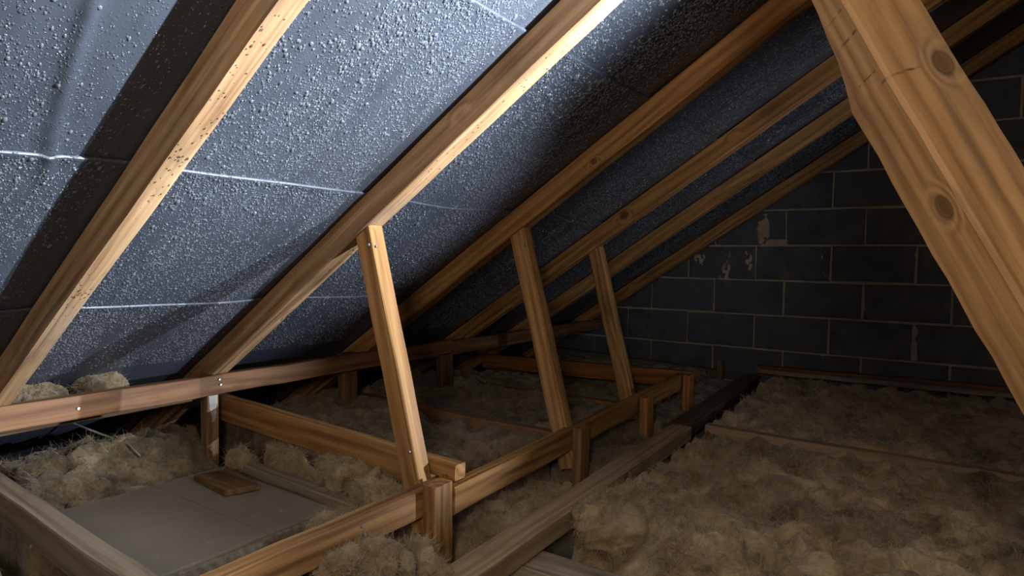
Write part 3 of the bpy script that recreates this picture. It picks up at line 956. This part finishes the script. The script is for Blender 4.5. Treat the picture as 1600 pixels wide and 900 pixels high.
def batt(label, x0, x1, y0, y1, ztop, amp, seed, mat=None, res=0.009, zb=-0.90, round_=0.05, nfib=4000, big=9.0, cat='insulation', group='mineral wool between the joists', name='insulation_batt', wid=0.00055):
    mat = mat or WOOL
    nx, ny = int((x1 - x0) / res) + 2, int((y1 - y0) / res) + 2
    X, Yg = np.meshgrid(np.linspace(x0, x1, nx), np.linspace(y0, y1, ny), indexing='ij')
    X, Yg = X.ravel(), Yg.ravel()
    P0 = np.stack([X, Yg, X * 0], 1)
    zt = ztop(X, Yg) if callable(ztop) else np.full_like(X, ztop)
    zt = np.minimum(zt, (N_TOP - 0.10 + X * ST) / CT - amp)
    edge = np.minimum(np.minimum(X - x0, x1 - X), np.minimum(Yg - y0, y1 - Yg))
    e = np.clip((edge + 0.015 * pnoise(P0, 12, seed + 4) * (edge > 1e-6)) / round_, 0, 1)
    prof = np.sqrt(np.clip(1 - (1 - e) ** 2, 0, 1))
    z = zb + (zt - zb) * prof
    P = np.stack([X, Yg, z], 1)
    N = np.stack([X * 0, X * 0, X * 0 + 1], 1)
    a = amp * np.clip(edge / 0.03, 0, 1)
    Q = lumpy(P, N, 1.0, seed, big) - P
    V = P + Q * a[:, None]
    V[:, 2] = np.maximum(V[:, 2], -0.899) + Z0
    o = link_np(name, V, grid_faces(nx, ny), mat)
    tag(o, label, cat, group)
    v, nn = normals_of(o)
    if nfib:
        ok = edge > 0.01
        fibres(v[ok], nn[ok], nfib, mat, o, int(seed * 100) + 1, wid=wid)
    return o


def clump(label, c, r, seed, mat=None, amp=0.03, nfib=5000, big=13.0, res=(90, 60), name='insulation_clump', group='loose clumps of mineral wool', cat='insulation'):
    mat = mat or WOOL
    na, nb_ = res
    a = np.linspace(0, 2 * math.pi, na, endpoint=False); b = np.linspace(-0.5 * math.pi + 0.02, 0.5 * math.pi - 0.02, nb_)
    Aa, Bb = np.meshgrid(a, b, indexing='ij'); Aa, Bb = Aa.ravel(), Bb.ravel()
    N = np.stack([np.cos(Bb) * np.cos(Aa), np.cos(Bb) * np.sin(Aa), np.sin(Bb)], 1)
    P = N * np.array(r) + np.array(c)
    V = lumpy(P, N, amp, seed, big)
    V[:, 2] += Z0
    I = np.arange(na * nb_).reshape(na, nb_); J = np.roll(I, -1, 0)
    F = np.stack([I[:, :-1].ravel(), J[:, :-1].ravel(), J[:, 1:].ravel(), I[:, 1:].ravel()], 1)
    o = link_np(name, V, F, mat)
    tag(o, label, cat, group)
    v, nn = normals_of(o)
    if nfib: fibres(v, nn, nfib, mat, o, int(seed * 100) + 1)
    return o


def sm(a, b, t): t = np.clip((t - a) / (b - a), 0, 1); return t * t * (3 - 2 * t)


# right of the plank
batt('wide near spread of torn mineral wool filling the bottom right', -0.815, 1.25, 1.20, 2.715,
     lambda x, y: -0.745 + 0.035 * sm(1.25, 1.5, y) * (1 - sm(1.5, 2.3, y)) - 0.14 * (1 - sm(1.44, 1.53, y)) * (1 - sm(-0.62, -0.52, x)) + 0.02 * sm(-0.1, 0.4, x),
     0.055, 1.0, res=0.0075, nfib=34000, big=7.0, round_=0.07)
batt('far strip of mineral wool at right between the joist and the gable wall', -0.83, 1.4, 2.80, 4.17, lambda x, y: -0.745 + 0.02 * sm(3.0, 3.6, y), 0.050, 2.0, WOOL, res=0.012, nfib=9000, big=6.5, wid=0.0012)
batt('mineral wool at the right of the bottom edge, below the leaning post', -0.45, 1.2, 0.35, 1.26, -0.80, 0.05, 2.6, res=0.012, nfib=1500, big=7.0)
clump('tuft of mineral wool overhanging the plank at bottom centre', (-0.68, 1.60, -0.725), (0.12, 0.12, 0.070), 3.1, amp=0.045)
clump('pale rounded lump of mineral wool at the bottom edge right of centre', (-0.40, 1.50, -0.72), (0.13, 0.11, 0.075), 3.6, amp=0.035)
# between runner and plank
batt('mineral wool between runner and plank, beside the nearest strut foot', -1.17, -0.945, 1.29, 1.90, -0.775, 0.040, 4.0, nfib=3500, big=11.0)
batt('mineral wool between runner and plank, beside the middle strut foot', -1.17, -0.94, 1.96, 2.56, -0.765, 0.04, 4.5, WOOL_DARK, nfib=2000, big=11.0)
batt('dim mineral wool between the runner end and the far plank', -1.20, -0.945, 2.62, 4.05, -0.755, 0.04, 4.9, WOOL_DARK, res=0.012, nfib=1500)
clump('larger pale clump of mineral wool in front of the near runner', (-0.985, 0.93, -0.705), (0.085, 0.10, 0.075), 5.2, amp=0.034)
clump('smaller brown clump of mineral wool between the pale clump and the stubby post', (-0.985, 1.085, -0.74), (0.075, 0.07, 0.060), 5.9, amp=0.030)
clump('low scrap of mineral wool at the bottom edge under the near runner', (-1.035, 0.80, -0.75), (0.07, 0.08, 0.05), 6.3, amp=0.03, nfib=1200)
# bay with the panel
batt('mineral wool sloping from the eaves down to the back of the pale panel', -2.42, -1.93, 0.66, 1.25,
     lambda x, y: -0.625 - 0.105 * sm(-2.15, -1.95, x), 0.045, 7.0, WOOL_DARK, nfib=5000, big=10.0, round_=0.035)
batt('mineral wool heaped against the cross timber near the strut foot', -1.80, -1.13, 1.248, 1.296, lambda x, y: -0.625 + 0.0 * x, 0.040, 7.6, nfib=3000, round_=0.02, res=0.006, big=12.0)
clump('torn lump of mineral wool between the pale panel and the nearest strut foot', (-1.38, 1.268, -0.665), (0.16, 0.038, 0.062), 8.1, amp=0.035)
clump('dusty wool scraps at the right end of the pale panel', (-1.255, 1.13, -0.735), (0.095, 0.10, 0.055), 8.4, amp=0.03)
clump('small scrap of wool beside the brown offcut', (-1.86, 1.225, -0.665), (0.05, 0.03, 0.03), 8.8, amp=0.02, nfib=600)
# bays behind
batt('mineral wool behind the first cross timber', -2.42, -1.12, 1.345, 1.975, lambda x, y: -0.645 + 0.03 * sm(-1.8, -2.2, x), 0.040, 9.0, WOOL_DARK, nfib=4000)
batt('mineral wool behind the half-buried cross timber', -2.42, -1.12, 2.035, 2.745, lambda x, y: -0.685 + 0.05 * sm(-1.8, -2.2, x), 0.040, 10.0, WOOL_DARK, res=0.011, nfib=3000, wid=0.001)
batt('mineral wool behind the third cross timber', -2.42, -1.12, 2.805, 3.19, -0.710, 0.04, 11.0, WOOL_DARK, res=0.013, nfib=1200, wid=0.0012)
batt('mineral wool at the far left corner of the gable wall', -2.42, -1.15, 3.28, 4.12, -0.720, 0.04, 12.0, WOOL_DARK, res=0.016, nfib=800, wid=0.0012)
# bottom left corner
batt('brown mineral wool in the bottom left corner below the slanting timber', -2.45, -1.66, 0.02, 0.575, lambda x, y: -0.73 - 0.06 * sm(-1.8, -1.66, x), 0.04, 13.0, nfib=2500)
# tufts on the ledge behind the low left timber
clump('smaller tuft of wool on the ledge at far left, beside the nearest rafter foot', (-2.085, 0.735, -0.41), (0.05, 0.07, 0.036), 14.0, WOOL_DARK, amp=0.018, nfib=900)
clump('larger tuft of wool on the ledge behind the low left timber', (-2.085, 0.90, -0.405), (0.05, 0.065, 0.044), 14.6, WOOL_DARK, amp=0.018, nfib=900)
ledge = beam('eaves_board', rel(-2.10, 0.30, -0.475), rel(-2.10, 1.16, -0.475), 0.13, 0.018, (0, 0, 1), WOOD_OLD, (0.5, 0.45, 0.4))
tag(ledge, 'dark board behind the low left timber carrying two tufts of wool', 'board')
